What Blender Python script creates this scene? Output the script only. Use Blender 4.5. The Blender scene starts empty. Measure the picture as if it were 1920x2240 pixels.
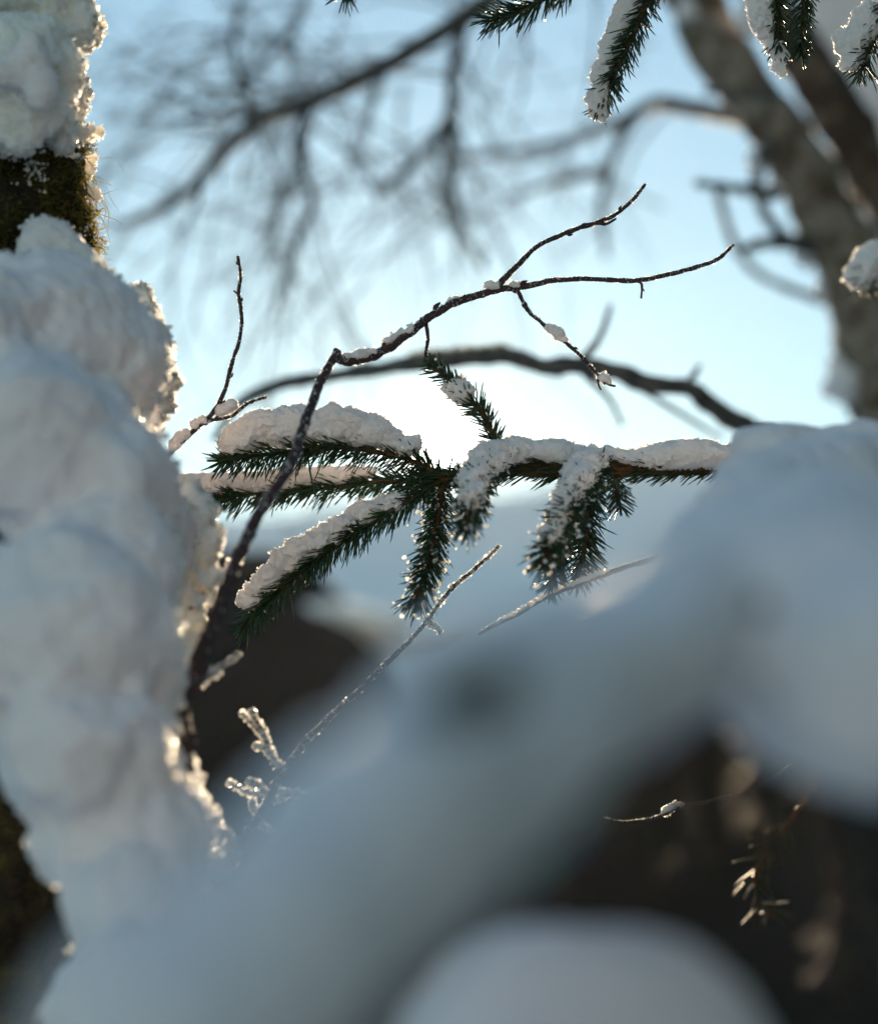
import bpy, math
import numpy as np
from mathutils import Vector
from mathutils.bvhtree import BVHTree

# ------------------------------------------------------------------ camera
PITCH = math.radians(16.0)
CAM = np.array([0.0, 0.0, 1.6])
SW, LENS = 24.0, 50.0
FW = np.array([0.0, math.cos(PITCH), math.sin(PITCH)])
UP = np.array([0.0, -math.sin(PITCH), math.cos(PITCH)])
RT = np.array([1.0, 0.0, 0.0])
K = SW / LENS / 1920.0            # metres per photo pixel at one metre

sc = bpy.context.scene
cam_d = bpy.data.cameras.new('camera')
cam = bpy.data.objects.new('camera', cam_d)
sc.collection.objects.link(cam)
cam.location = CAM
cam.rotation_euler = (math.pi / 2 + PITCH, 0, 0)
cam_d.sensor_fit = 'HORIZONTAL'
cam_d.sensor_width = SW
cam_d.lens = LENS
cam_d.clip_start = 0.01
cam_d.clip_end = 5000
cam_d.dof.use_dof = True
cam_d.dof.focus_distance = 1.0
cam_d.dof.aperture_fstop = 2.7
sc.camera = cam

# ------------------------------------------------------------------ sky, sun, exposure
SUN_EL = PITCH + math.atan((1120 - 975) * K)
SUN_AZ = math.atan((955 - 960) * K)
SUN = np.array([math.sin(SUN_AZ) * math.cos(SUN_EL), math.cos(SUN_AZ) * math.cos(SUN_EL), math.sin(SUN_EL)])
world = bpy.data.worlds.new('World')
sc.world = world
world.use_nodes = True
wt = world.node_tree
wt.nodes.clear()
w_out = wt.nodes.new('ShaderNodeOutputWorld')
w_bg = wt.nodes.new('ShaderNodeBackground')
sky = wt.nodes.new('ShaderNodeTexSky')
sky.sky_type = 'NISHITA'
sky.sun_disc = False
sky.sun_elevation = SUN_EL
sky.sun_rotation = SUN_AZ
sky.altitude = 300
sky.air_density = 1.6
sky.dust_density = 0.17
sky.ozone_density = 4.0
w_bg.inputs['Strength'].default_value = 0.060
w_tint = wt.nodes.new('ShaderNodeVectorMath'); w_tint.operation = 'MULTIPLY'      # cold white balance
w_tint.inputs[1].default_value = (1.05, 1.10, 0.95)
wt.links.new(sky.outputs[0], w_tint.inputs[0])
wt.links.new(w_tint.outputs[0], w_bg.inputs['Color'])
# the sun's disc and a glow painted round it for the lens veil, as a function of direction
w_geo = wt.nodes.new('ShaderNodeTexCoord')
w_dot = wt.nodes.new('ShaderNodeVectorMath'); w_dot.operation = 'DOT_PRODUCT'
w_dot.inputs[1].default_value = SUN
w_nrm = wt.nodes.new('ShaderNodeVectorMath'); w_nrm.operation = 'NORMALIZE'
wt.links.new(w_geo.outputs['Generated'], w_nrm.inputs[0])
wt.links.new(w_nrm.outputs[0], w_dot.inputs[0])
w_ac = wt.nodes.new('ShaderNodeMath'); w_ac.operation = 'ARCCOSINE'
wt.links.new(w_dot.outputs['Value'], w_ac.inputs[0])
def w_math(op, a, b):
    n = wt.nodes.new('ShaderNodeMath'); n.operation = op
    for i, v in enumerate((a, b)):
        if isinstance(v, (int, float)): n.inputs[i].default_value = v
        else: wt.links.new(v, n.inputs[i])
    return n.outputs[0]
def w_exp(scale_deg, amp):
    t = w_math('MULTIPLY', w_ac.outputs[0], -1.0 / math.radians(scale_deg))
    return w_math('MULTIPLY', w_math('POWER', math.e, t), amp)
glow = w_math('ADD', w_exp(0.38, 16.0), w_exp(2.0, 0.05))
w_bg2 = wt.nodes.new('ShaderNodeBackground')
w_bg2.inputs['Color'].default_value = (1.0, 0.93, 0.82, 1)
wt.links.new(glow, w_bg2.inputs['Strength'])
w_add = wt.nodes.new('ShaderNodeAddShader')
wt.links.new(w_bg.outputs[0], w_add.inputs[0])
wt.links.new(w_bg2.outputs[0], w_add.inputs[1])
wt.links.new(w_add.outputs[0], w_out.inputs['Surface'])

sun_d = bpy.data.lights.new('sun', 'SUN')
sun_d.energy = 5.0
sun_d.angle = math.radians(0.5)
sun_d.color = (1.0, 0.77, 0.50)
sun_o = bpy.data.objects.new('sun', sun_d)
sc.collection.objects.link(sun_o)
sun_o.rotation_euler = Vector(SUN).to_track_quat('Z', 'Y').to_euler()
sun_o.location = (0, 0, 30)

vs = sc.view_settings
sc.display_settings.display_device = 'sRGB'
vs.view_transform = 'Standard'
vs.look = 'None'
vs.gamma = 1
vs.exposure = 1.36
vs.use_curve_mapping = False
sc.render.engine = 'CYCLES'
cy = sc.cycles
cy.use_denoising = True
cy.use_adaptive_sampling = False
cy.max_bounces = 6
cy.diffuse_bounces = 3
cy.glossy_bounces = 2
cy.transmission_bounces = 4
cy.transparent_max_bounces = 6
cy.sample_clamp_indirect = 6
cy.sample_clamp_direct = 0
cy.caustics_reflective = False
cy.caustics_refractive = False

# ------------------------------------------------------------------ helpers
rng = np.random.default_rng(7)

def at(px, py, d):
    """a point seen at a photo position, d metres in front of the lens"""
    return CAM + d * (FW + (px - 960) * K * RT + (1120 - py) * K * UP)

def pts(lst, d=1.0):
    return np.array([at(p[0], p[1], p[2] if len(p) > 2 else d) for p in lst])

def nrm(v):
    return v / np.maximum(np.linalg.norm(v, axis=-1, keepdims=True), 1e-12)

def _hash(ix, iy, iz):
    h = (ix * 374761393 + iy * 668265263 + iz * 2147483647) & 0xFFFFFFFF
    h = ((h ^ (h >> 13)) * 1274126177) & 0xFFFFFFFF
    h = ((h ^ (h >> 16)) * 2246822519) & 0xFFFFFFFF
    return ((h ^ (h >> 15)) & 0xFFFFFF).astype(np.float32) / 0xFFFFFF

def noise3(p, scale=1.0, off=0.0):
    q = np.asarray(p, dtype=np.float64) * scale + off + 1000.0
    i = np.floor(q).astype(np.int64)
    f = (q - i).astype(np.float32)
    f = f * f * (3 - 2 * f)
    x, y, z = i[..., 0], i[..., 1], i[..., 2]
    fx, fy, fz = f[..., 0], f[..., 1], f[..., 2]
    def L(a, b, t): return a + (b - a) * t
    c00 = L(_hash(x, y, z), _hash(x + 1, y, z), fx)
    c10 = L(_hash(x, y + 1, z), _hash(x + 1, y + 1, z), fx)
    c01 = L(_hash(x, y, z + 1), _hash(x + 1, y, z + 1), fx)
    c11 = L(_hash(x, y + 1, z + 1), _hash(x + 1, y + 1, z + 1), fx)
    return L(L(c00, c10, fy), L(c01, c11, fy), fz) * 2 - 1

def fbm(p, scale, octv=3, off=0.0):
    v, a = 0, 1.0
    for k in range(octv):
        v = v + a * noise3(p, scale * 2 ** k, off + 17.3 * k)
        a *= 0.5
    return v

def spline(P, n_per=8):
    P = np.asarray(P, float)
    if len(P) == 2:
        t = np.linspace(0, 1, n_per + 1)[:, None]
        return P[0] * (1 - t) + P[1] * t
    Q = np.vstack([2 * P[0] - P[1], P, 2 * P[-1] - P[-2]])
    out = []
    for i in range(1, len(Q) - 2):
        t = np.linspace(0, 1, n_per, endpoint=False)[:, None]
        a, b, c, d = Q[i - 1], Q[i], Q[i + 1], Q[i + 2]
        out.append(0.5 * ((2 * b) + (-a + c) * t + (2 * a - 5 * b + 4 * c - d) * t ** 2 + (-a + 3 * b - 3 * c + d) * t ** 3))
    out.append(P[-1][None])
    return np.vstack(out)

def lerp_list(vals, n):
    vals = np.atleast_1d(np.asarray(vals, float))
    if len(vals) == 1: return np.full(n, vals[0])
    return np.interp(np.linspace(0, 1, n), np.linspace(0, 1, len(vals)), vals)

class MB:
    """collects vertices and faces for ONE mesh"""
    def __init__(s): s.v, s.f, s.n, s.m = [], [], 0, []
    def add(s, V, F, mat=0):
        V = np.asarray(V, float)
        s.v.append(V)
        F = np.asarray(F, dtype=np.int64)
        s.f.append(F + s.n); s.m.append(np.full(len(F), mat))
        s.n += len(V)
        return s
    def build(s, name, mats, parent=None, smooth=True):
        V = np.vstack(s.v)
        me = bpy.data.meshes.new(name)
        loops = np.concatenate([f.ravel() for f in s.f])
        tot = np.concatenate([np.full(len(f), f.shape[1]) for f in s.f])
        start = np.concatenate([[0], np.cumsum(tot)[:-1]])
        me.vertices.add(len(V)); me.vertices.foreach_set('co', V.astype(np.float32).ravel())
        me.loops.add(len(loops)); me.loops.foreach_set('vertex_index', loops.astype(np.int32))
        me.polygons.add(len(tot))
        me.polygons.foreach_set('loop_start', start.astype(np.int32))
        me.polygons.foreach_set('material_index', np.concatenate(s.m).astype(np.int32))
        if not isinstance(mats, (list, tuple)): mats = [mats]
        for m in mats: me.materials.append(m)
        me.update(calc_edges=True)
        me.validate()
        me.polygons.foreach_set('use_smooth', np.full(len(me.polygons), smooth))
        o = bpy.data.objects.new(name, me)
        sc.collection.objects.link(o)
        if parent: put(o, parent)
        return o

def put(o, parent):
    o.parent = parent
    b = parent
    off = Vector((0, 0, 0))
    while b is not None:
        off += b.location; b = b.parent
    o.matrix_parent_inverse.identity()
    o.location = o.location - off

def tag(o, label, cat, group=None, kind=None):
    if label: o['label'] = label
    if cat: o['category'] = cat
    if group: o['group'] = group
    if kind: o['kind'] = kind
    return o

def empty(name, loc, label, cat, group=None):
    o = bpy.data.objects.new(name, None)
    o.empty_display_size = 0.02
    sc.collection.objects.link(o)
    o.location = loc
    return tag(o, label, cat, group)

def frames(P):
    T = nrm(np.gradient(P, axis=0))
    ref = np.array([0, 0, 1.0]) if abs(nrm(P[-1] - P[0])[2]) < 0.9 else np.array([0, 1.0, 0])
    S = nrm(np.cross(T, ref))
    for i in range(1, len(S)):                       # keep the frame from twisting
        s = S[i - 1] - T[i] * np.dot(S[i - 1], T[i])
        S[i] = s / max(np.linalg.norm(s), 1e-9)
    return T, S, np.cross(S, T)

def tube(mb, P, rad, seg=8, bump=0.0, bscale=300.0, mat=0, off=0.0, cap=True):
    n = len(P)
    R = lerp_list(rad, n)
    T, S, N = frames(P)
    a = np.linspace(0, 2 * math.pi, seg, endpoint=False)
    ring = (np.cos(a)[None, :, None] * S[:, None] + np.sin(a)[None, :, None] * N[:, None])
    base = P[:, None] + ring * R[:, None, None]
    if bump:
        base = P[:, None] + ring * (R[:, None] * (1 + bump * fbm(base, bscale, 3, off)))[..., None]
    V = base.reshape(-1, 3)
    i = np.arange(n - 1)[:, None] * seg
    j = np.arange(seg)[None]
    j2 = (j + 1) % seg
    F = np.stack([i + j, i + j2, i + seg + j2, i + seg + j], -1).reshape(-1, 4)
    if cap:
        V = np.vstack([V, P[0] - T[0] * R[0] * .3, P[-1] + T[-1] * R[-1] * .6])
        jj = np.arange(seg); jn = (jj + 1) % seg
        c0 = np.stack([jn, jj, np.full(seg, n * seg)], -1)
        c1 = np.stack([(n - 1) * seg + jj, (n - 1) * seg + jn, np.full(seg, n * seg + 1)], -1)
        mb.add(V, F, mat)
        mb.n -= len(V); mb.add(np.zeros((0, 3)), np.vstack([c0, c1]), mat); mb.n += len(V)
    else:
        mb.add(V, F, mat)

# icosahedron for grains
_t = (1 + 5 ** .5) / 2
ICO_V = nrm(np.array([[-1, _t, 0], [1, _t, 0], [-1, -_t, 0], [1, -_t, 0], [0, -1, _t], [0, 1, _t], [0, -1, -_t], [0, 1, -_t], [_t, 0, -1], [_t, 0, 1], [-_t, 0, -1], [-_t, 0, 1]]))
ICO_F = np.array([[0, 11, 5], [0, 5, 1], [0, 1, 7], [0, 7, 10], [0, 10, 11], [1, 5, 9], [5, 11, 4], [11, 10, 2], [10, 7, 6], [7, 1, 8], [3, 9, 4], [3, 4, 2], [3, 2, 6], [3, 6, 8], [3, 8, 9], [4, 9, 5], [2, 4, 11], [6, 2, 10], [8, 6, 7], [9, 8, 1]])

HEX = np.array([[math.cos(a), math.sin(a)] for a in np.arange(6) * math.pi / 3])
def plates(mb, C, r, mat):
    """thin six-sided frost crystals"""
    n = len(C)
    a = nrm(rng.normal(size=(n, 3))); b = nrm(np.cross(a, rng.normal(size=(n, 3))))
    st = rng.uniform(.5, 1.0, n)
    V = C[:, None] + r[:, None, None] * (HEX[None, :, :1] * a[:, None] + HEX[None, :, 1:] * b[:, None] * st[:, None, None])
    F = np.array([[0, 1, 2, 3], [0, 3, 4, 5]])
    mb.add(V.reshape(-1, 3), (F[None] + (np.arange(n) * 6)[:, None, None]).reshape(-1, 4), mat)

def grains(mb, C, r, mat=0, aniso=0.35, crystal=0.0):
    """small irregular ice grains at the points C, a share of them flat crystals"""
    C = np.asarray(C); n = len(C)
    if n == 0: return
    r = np.broadcast_to(np.asarray(r, float), (n,))
    if crystal:
        m = rng.random(n) < crystal
        plates(mb, C[m], r[m] * 1.45, 1)
        C, r = C[~m], r[~m]; n = len(C)
        if n == 0: return
    q = nrm(rng.normal(size=(n, 4)))
    w, x, y, z = q.T
    M = np.stack([1 - 2 * (y * y + z * z), 2 * (x * y - z * w), 2 * (x * z + y * w), 2 * (x * y + z * w), 1 - 2 * (x * x + z * z), 2 * (y * z - x * w), 2 * (x * z - y * w), 2 * (y * z + x * w), 1 - 2 * (x * x + y * y)], -1).reshape(n, 3, 3)
    sca = 1 + aniso * rng.uniform(-1, 1, (n, 1, 3))
    V = np.einsum('nij,nkj->nki', M, ICO_V[None] * sca * (1 + .12 * rng.uniform(-1, 1, (n, 12, 1))))
    V = C[:, None] + V * r[:, None, None]
    F = (ICO_F[None] + (np.arange(n) * 12)[:, None, None]).reshape(-1, 3)
    mb.add(V.reshape(-1, 3), F, mat)

def surface_nets(f, org, h):
    """isosurface of the sampled field f (negative inside)"""
    s = f < 0
    nx, ny, nz = f.shape
    cs = np.zeros((nx - 1, ny - 1, nz - 1), int)
    for dx in (0, 1):
        for dy in (0, 1):
            for dz in (0, 1):
                cs += s[dx:nx - 1 + dx, dy:ny - 1 + dy, dz:nz - 1 + dz]
    act = (cs > 0) & (cs < 8)
    idx = np.full(act.shape, -1, np.int64)
    ijk = np.argwhere(act)
    idx[act] = np.arange(len(ijk))
    acc = np.zeros((len(ijk), 3)); cnt = np.zeros(len(ijk))
    corners = [(a, b, c) for a in (0, 1) for b in (0, 1) for c in (0, 1)]
    i, j, k = ijk.T
    for a in corners:
        for ax in range(3):
            if a[ax]: continue
            b = list(a); b[ax] = 1
            fa = f[i + a[0], j + a[1], k + a[2]]; fb = f[i + b[0], j + b[1], k + b[2]]
            m = (fa < 0) != (fb < 0)
            t = np.where(m, fa / np.where(m, fa - fb, 1), 0)
            p = np.tile(np.array(a, float), (len(ijk), 1)); p[:, ax] = t
            acc[m] += p[m]; cnt[m] += 1
    V = org + (ijk + acc / cnt[:, None]) * h
    Fs = []
    for ax in range(3):
        sl0 = [slice(None)] * 3; sl1 = [slice(None)] * 3
        sl0[ax] = slice(0, -1); sl1[ax] = slice(1, None)
        a, b = s[tuple(sl0)], s[tuple(sl1)]
        e = np.argwhere(a != b)
        u, v = (ax + 1) % 3, (ax + 2) % 3
        e = e[(e[:, u] > 0) & (e[:, v] > 0) & (e[:, u] < f.shape[u] - 1) & (e[:, v] < f.shape[v] - 1)]
        ins = s[e[:, 0], e[:, 1], e[:, 2]]
        q = []
        for du, dv in ((1, 1), (0, 1), (0, 0), (1, 0)):
            c = e.copy(); c[:, u] -= du; c[:, v] -= dv
            q.append(idx[c[:, 0], c[:, 1], c[:, 2]])
        q = np.stack(q, -1)
        q[~ins] = q[~ins][:, ::-1]
        Fs.append(q)
    return V, np.vstack(Fs)

def blob(mb, C, R, h, k=0.006, amp=0.0, scale=60.0, famp=0.0, fscale=400.0, cut=None, mat=0, seed=0.0, gn=0, gr=(.0004, .001), gmat=0, gbias=-.15):
    """snow: smooth union of ellipsoids (C centres, R radii (n,3)), roughened; grains on the sunward skin"""
    C = np.asarray(C, float); R = np.asarray(R, float)
    if R.ndim == 1: R = np.repeat(R[:, None], 3, 1)
    pad = amp * 1.5 + 3 * h + k
    lo = (C - R).min(0) - pad; hi = (C + R).max(0) + pad
    n = np.ceil((hi - lo) / h).astype(int) + 1
    ax = [lo[i] + np.arange(n[i]) * h for i in range(3)]
    f = np.full(n, 1e3, np.float32)
    for c, r in zip(C, R):
        m = r.min() + k * 2 + amp * 2 + 4 * h
        sl = tuple(slice(max(0, int((c[i] - r[i] - m - lo[i]) / h)), min(n[i], int((c[i] + r[i] + m - lo[i]) / h) + 2)) for i in range(3))
        X = [((ax[i][sl[i]] - c[i]) / r[i]).astype(np.float32) for i in range(3)]
        e = np.sqrt(X[0][:, None, None] ** 2 + X[1][None, :, None] ** 2 + X[2][None, None, :] ** 2)
        e = (e - 1) * r.min()
        g = f[sl]
        t = np.clip(.5 + .5 * (e - g) / k, 0, 1)
        f[sl] = e * (1 - t) + g * t - k * t * (1 - t)
    if amp:
        band = np.abs(f) < amp * 2.2 + 2 * h
        ii = np.argwhere(band)
        P = lo + ii * h
        f[band] += amp * fbm(P, scale, 3, seed)
    V, F = surface_nets(f, lo, h)
    lab = np.arange(len(V))                                # keep the largest piece only
    while True:
        m = lab[F].min(1); new = lab.copy()
        for a in range(4): np.minimum.at(new, F[:, a], m)
        new = new[new]
        if (new == lab).all(): break
        lab = new
    big = np.bincount(lab).argmax()
    keep = lab == big
    remap = np.cumsum(keep) - 1
    V, F = V[keep], remap[F[keep[F[:, 0]]]]
    for _ in range(2):
        A = np.zeros_like(V); c = np.zeros(len(V))
        for a in range(4):
            for b in ((a + 1) % 4, (a + 3) % 4):
                np.add.at(A, F[:, a], V[F[:, b]]); np.add.at(c, F[:, a], 1)
        V = V * .5 + .5 * A / np.maximum(c, 1)[:, None]
    fn = np.cross(V[F[:, 2]] - V[F[:, 0]], V[F[:, 3]] - V[F[:, 1]])
    N = np.zeros_like(V)
    for a in range(4): np.add.at(N, F[:, a], fn)
    N = nrm(N)
    if famp:
        V = V + N * (famp * fbm(V, fscale, 2, seed + 5))[:, None]
    mb.add(V, F, mat)
    if gn:
        lit = np.where((N @ SUN) > gbias)[0]
        if len(lit):
            pick = rng.choice(lit, min(gn * 2, len(lit) * 4))
            bv = BVHTree.FromPolygons(V.tolist(), F.tolist())
            sv = Vector(SUN)
            pick = np.array([i for i in pick if bv.ray_cast(Vector(V[i] + N[i] * h * .8), sv)[0] is None][:gn], int)
            if len(pick) == 0: return None
            r = rng.uniform(0, 1, len(pick)) ** 2.2 * (gr[1] - gr[0]) + gr[0]
            mg = MB()
            grains(mg, V[pick] + N[pick] * (r * rng.uniform(.1, .9, len(pick)))[:, None] + rng.normal(size=(len(pick), 3)) * h * .3, r, 0, .45, .55)
            return mg
    return None

# ------------------------------------------------------------------ materials
def mat_new(name):
    m = bpy.data.materials.new(name); m.use_nodes = True
    nt = m.node_tree
    return m, nt, nt.nodes['Principled BSDF'], nt.nodes['Material Output']

def noise_ramp(nt, stops, scale, detail=4, coord='Object', rough=.55):
    tc = nt.nodes.new('ShaderNodeTexCoord'); nz = nt.nodes.new('ShaderNodeTexNoise')
    nz.inputs['Scale'].default_value = scale; nz.inputs['Detail'].default_value = detail; nz.inputs['Roughness'].default_value = rough
    nt.links.new(tc.outputs[coord], nz.inputs['Vector'])
    cr = nt.nodes.new('ShaderNodeValToRGB')
    while len(cr.color_ramp.elements) < len(stops): cr.color_ramp.elements.new(.5)
    for e, (p, c) in zip(cr.color_ramp.elements, stops):
        e.position = p; e.color = (*c, 1)
    nt.links.new(nz.outputs['Fac'], cr.inputs['Fac'])
    return cr.outputs['Color'], nz, tc

def bumpy(nt, b, scale, strength, dist, detail=4):
    tc = nt.nodes.new('ShaderNodeTexCoord'); nz = nt.nodes.new('ShaderNodeTexNoise')
    nz.inputs['Scale'].default_value = scale; nz.inputs['Detail'].default_value = detail
    bp = nt.nodes.new('ShaderNodeBump'); bp.inputs['Strength'].default_value = strength; bp.inputs['Distance'].default_value = dist
    nt.links.new(tc.outputs['Object'], nz.inputs['Vector']); nt.links.new(nz.outputs['Fac'], bp.inputs['Height'])
    nt.links.new(bp.outputs['Normal'], b.inputs['Normal'])

def snow_mat(name, radius, scale, col=(.89, .855, .90), bscale=900, bdist=.0006, bstr=.6, rough=.55, aniso=0.):  # default white carries the lilac cast of the ambient light
    m, nt, b, out = mat_new(name)
    b.inputs['Base Color'].default_value = (*col, 1)
    b.inputs['Roughness'].default_value = rough
    b.inputs['Subsurface Weight'].default_value = 1.0
    b.inputs['Subsurface Radius'].default_value = radius
    b.inputs['Subsurface Scale'].default_value = scale
    b.subsurface_method = 'RANDOM_WALK'
    b.inputs['Subsurface Anisotropy'].default_value = aniso
    b.inputs['Specular IOR Level'].default_value = .35
    b.inputs['Sheen Weight'].default_value = .6
    b.inputs['Sheen Roughness'].default_value = .25
    b.inputs['IOR'].default_value = 1.31
    bumpy(nt, b, bscale, bstr, bdist)
    return m

def add_translucent(m, col, fac):
    nt = m.node_tree; b = nt.nodes['Principled BSDF']; out = nt.nodes['Material Output']
    tr = nt.nodes.new('ShaderNodeBsdfTranslucent'); tr.inputs['Color'].default_value = (*col, 1)
    mx = nt.nodes.new('ShaderNodeMixShader'); mx.inputs['Fac'].default_value = fac
    nt.links.new(b.outputs[0], mx.inputs[1]); nt.links.new(tr.outputs[0], mx.inputs[2]); nt.links.new(mx.outputs[0], out.inputs['Surface'])
    return m

def plain(name, stops, scale, rough=.8, bump=None, spec=.3):
    m, nt, b, out = mat_new(name)
    c, _, _ = noise_ramp(nt, stops, scale)
    nt.links.new(c, b.inputs['Base Color'])
    b.inputs['Roughness'].default_value = rough
    b.inputs['Specular IOR Level'].default_value = spec
    if bump: bumpy(nt, b, *bump)
    return m

M = {}
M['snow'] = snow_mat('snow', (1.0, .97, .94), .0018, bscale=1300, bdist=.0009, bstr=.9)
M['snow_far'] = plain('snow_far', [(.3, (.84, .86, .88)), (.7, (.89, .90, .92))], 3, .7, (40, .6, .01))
M['snow_near'] = plain('snow_near', [(.3, (.87, .83, .89)), (.7, (.92, .87, .93))], 30, .6, (600, .6, .0008))  # lilac of the ambient light mixed into the snow's white
M['icy'] = snow_mat('icy_snow', (1.0, .84, .62), .015, col=(.88, .87, .86), bscale=700, bdist=.001, bstr=.9, rough=.28)
M['ice'] = snow_mat('ice_grain', (1.0, .93, .80), .006, col=(.93, .92, .90), bscale=1500, bdist=.0003, bstr=.4, rough=.2)
mm, nt, b, o = mat_new('frost_crystal')
b.inputs['Base Color'].default_value = (.92, .92, .92, 1); b.inputs['Roughness'].default_value = .12; b.inputs['IOR'].default_value = 1.31
M['plate'] = add_translucent(mm, (.94, .92, .88), .65)
M['needle'] = plain('spruce_needle', [(.3, (.014, .046, .022)), (.7, (.034, .085, .028))], 60, .35, None, .5)
add_translucent(M['needle'], (.10, .17, .04), .22)
M['needle_dry'] = plain('old_needle', [(.3, (.05, .030, .012)), (.7, (.045, .055, .018))], 90, .45, None, .4)
add_translucent(M['needle_dry'], (.16, .09, .03), .25)
M['stem'] = plain('spruce_stem', [(.3, (.09, .035, .014)), (.7, (.16, .065, .025))], 400, .7, (900, .6, .0006))
M['twig'] = plain('twig_bark', [(.3, (.030, .017, .020)), (.7, (.075, .045, .044))], 500, .6, (1500, .7, .0004))
M['bark_grey'] = plain('lichen_bark', [(.30, (.055, .036, .023)), (.45, (.16, .118, .085)), (.58, (.29, .245, .21)), (.75, (.22, .15, .08))], 34, .9, (60, .8, .01))
M['bark_brown'] = plain('dark_bark', [(.3, (.022, .014, .009)), (.55, (.065, .052, .042)), (.72, (.19, .16, .13))], 26, .9, (60, .8, .01))
M['bark_moss'] = plain('mossy_bark', [(.3, (.012, .009, .006)), (.5, (.03, .026, .012)), (.7, (.075, .066, .02)), (.85, (.15, .12, .06))], 55, .95, (180, 1, .006))
M['limb'] = plain('limb_bark', [(.3, (.06, .055, .055)), (.7, (.17, .16, .155))], 60, .85, (120, .7, .004))
M['moss'] = plain('moss', [(.3, (.035, .038, .008)), (.6, (.095, .085, .02)), (.8, (.17, .12, .04))], 90, .8)
add_translucent(M['moss'], (.30, .24, .05), .4)
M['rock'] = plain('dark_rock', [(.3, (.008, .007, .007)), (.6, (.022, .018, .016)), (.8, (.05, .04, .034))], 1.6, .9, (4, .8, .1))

# ------------------------------------------------------------------ ground
mb = MB()
gx = np.concatenate([-np.geomspace(400, 3, 40), np.linspace(-2.6, 2.6, 27), np.geomspace(3, 400, 40)])
gy = np.concatenate([-np.geomspace(200, 2, 20), np.linspace(-1.6, 60, 200), np.geomspace(62, 420, 30)])
X, Y = np.meshgrid(gx, gy, indexing='ij')
def ground_z(x, y):
    P = np.stack([x, y, np.zeros_like(x)], -1)
    z = .05 * np.clip(y - 2.5, 0, 14) - .34 * np.clip(1.5 - y, 0, 60) + .45 * np.clip(y - 14 + 1.5 * noise3(P, .06, 3), 0, 34 + 3 * np.sin(x / 9 + .5) + 1.5 * np.sin(x / 3.7)) * (1 - .25 * np.clip(x / 60, -1, 1) ** 2)  # unseen ground behind the camera falls away, shaped to lie in the hill's shade
    return z + .12 * fbm(P, .35, 3) * np.clip((np.abs(x) + np.abs(y)) / 3, .2, 1) + 1.1 * fbm(P, .13, 2) * np.clip(y / 12 - 1, 0, 1)
Z = ground_z(X, Y)
nxg, nyg = X.shape
I = (np.arange(nxg - 1)[:, None] * nyg + np.arange(nyg - 1)[None]).ravel()
mb.add(np.stack([X, Y, Z], -1).reshape(-1, 3), np.stack([I, I + nyg, I + nyg + 1, I + 1], -1))
g = mb.build('ground', M['snow_far'])
g['kind'] = 'structure'
def gz(x, y): return float(ground_z(np.array([x]), np.array([y]))[0])

# ------------------------------------------------------------------ dark boulders under the hillside
def boulder(name, cx, cy, rx, ry, top, label, seed):
    z0 = gz(cx, cy) - .5
    root = empty(name, (cx, cy, gz(cx, cy)), label, 'boulder')
    mbr = MB()
    hz = (top - z0)
    C = [(cx, cy, z0 + hz * .45), (cx - rx * .45, cy, z0 + hz * .5), (cx + rx * .5, cy - ry * .2, z0 + hz * .32)]
    R = [(rx * .8, ry, hz * .5), (rx * .55, ry * .8, hz * .5), (rx * .5, ry * .7, hz * .42)]
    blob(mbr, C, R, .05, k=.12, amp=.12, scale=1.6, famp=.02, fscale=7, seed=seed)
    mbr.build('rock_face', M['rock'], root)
    mbs = MB()
    C2 = [(c[0], c[1] + .14, c[2] + r[2] * .86) for c, r in zip(C, R)]
    R2 = [(r[0] * .72, r[1] * .7, .09) for r in R]
    blob(mbs, C2, R2, .035, k=.06, amp=.035, scale=2.2, seed=seed + 3)
    mbs.build('snow_cap', M['snow_far'], root)
    for _ in range(9):
        a, b = rng.uniform(-.75, .95), rng.uniform(-.35, .55)
        yy = cy - ry * math.sqrt(max(.05, 1 - .6 * a * a - b * b)) * .95
        c = np.array([cx + rx * .8 * a, yy, z0 + hz * (.48 + .45 * b)])
        ml = MB(); w_ = rng.uniform(.06, .2)
        blob(ml, [c, c + [w_ * .8, 0, -.02]], [(w_, .09, w_ * .22), (w_ * .7, .07, w_ * .2)], .02, k=.03, amp=.015, scale=6, seed=seed + a)
        ml.build('snow_patch', M['snow_far'], root)
    return root

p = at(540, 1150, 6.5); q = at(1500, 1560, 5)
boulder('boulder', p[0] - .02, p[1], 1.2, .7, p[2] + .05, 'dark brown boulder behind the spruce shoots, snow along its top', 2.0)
boulder('boulder', q[0] + .35, q[1], 1.7, .6, q[2] - .08, 'low dark boulder added to back the shaded gap under the blurred snowy bough', 9.0)  # dark backing added where the gap is only shade

# ------------------------------------------------------------------ twig growth for bare trees and shrubs
def grow(mb, p, d, length, r, depth, droop=.25, mat=0, spread=.6, seg=4):
    n = max(4, int(length / .05))
    P = [p]
    d = nrm(d)
    for i in range(n):
        d = nrm(d + rng.normal(size=3) * .16 + np.array([0, 0, -droop * .12]))
        P.append(P[-1] + d * length / n)
        if depth > 0 and i > 0 and rng.random() < .55:
            side = nrm(np.cross(d, rng.normal(size=3)))
            grow(mb, P[-1], d * .7 + side * spread, length * rng.uniform(.3, .6), r * .55, depth - 1, droop, mat, spread, seg)
    tube(mb, np.array(P), [r, r * .4], seg, mat=mat)

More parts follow.
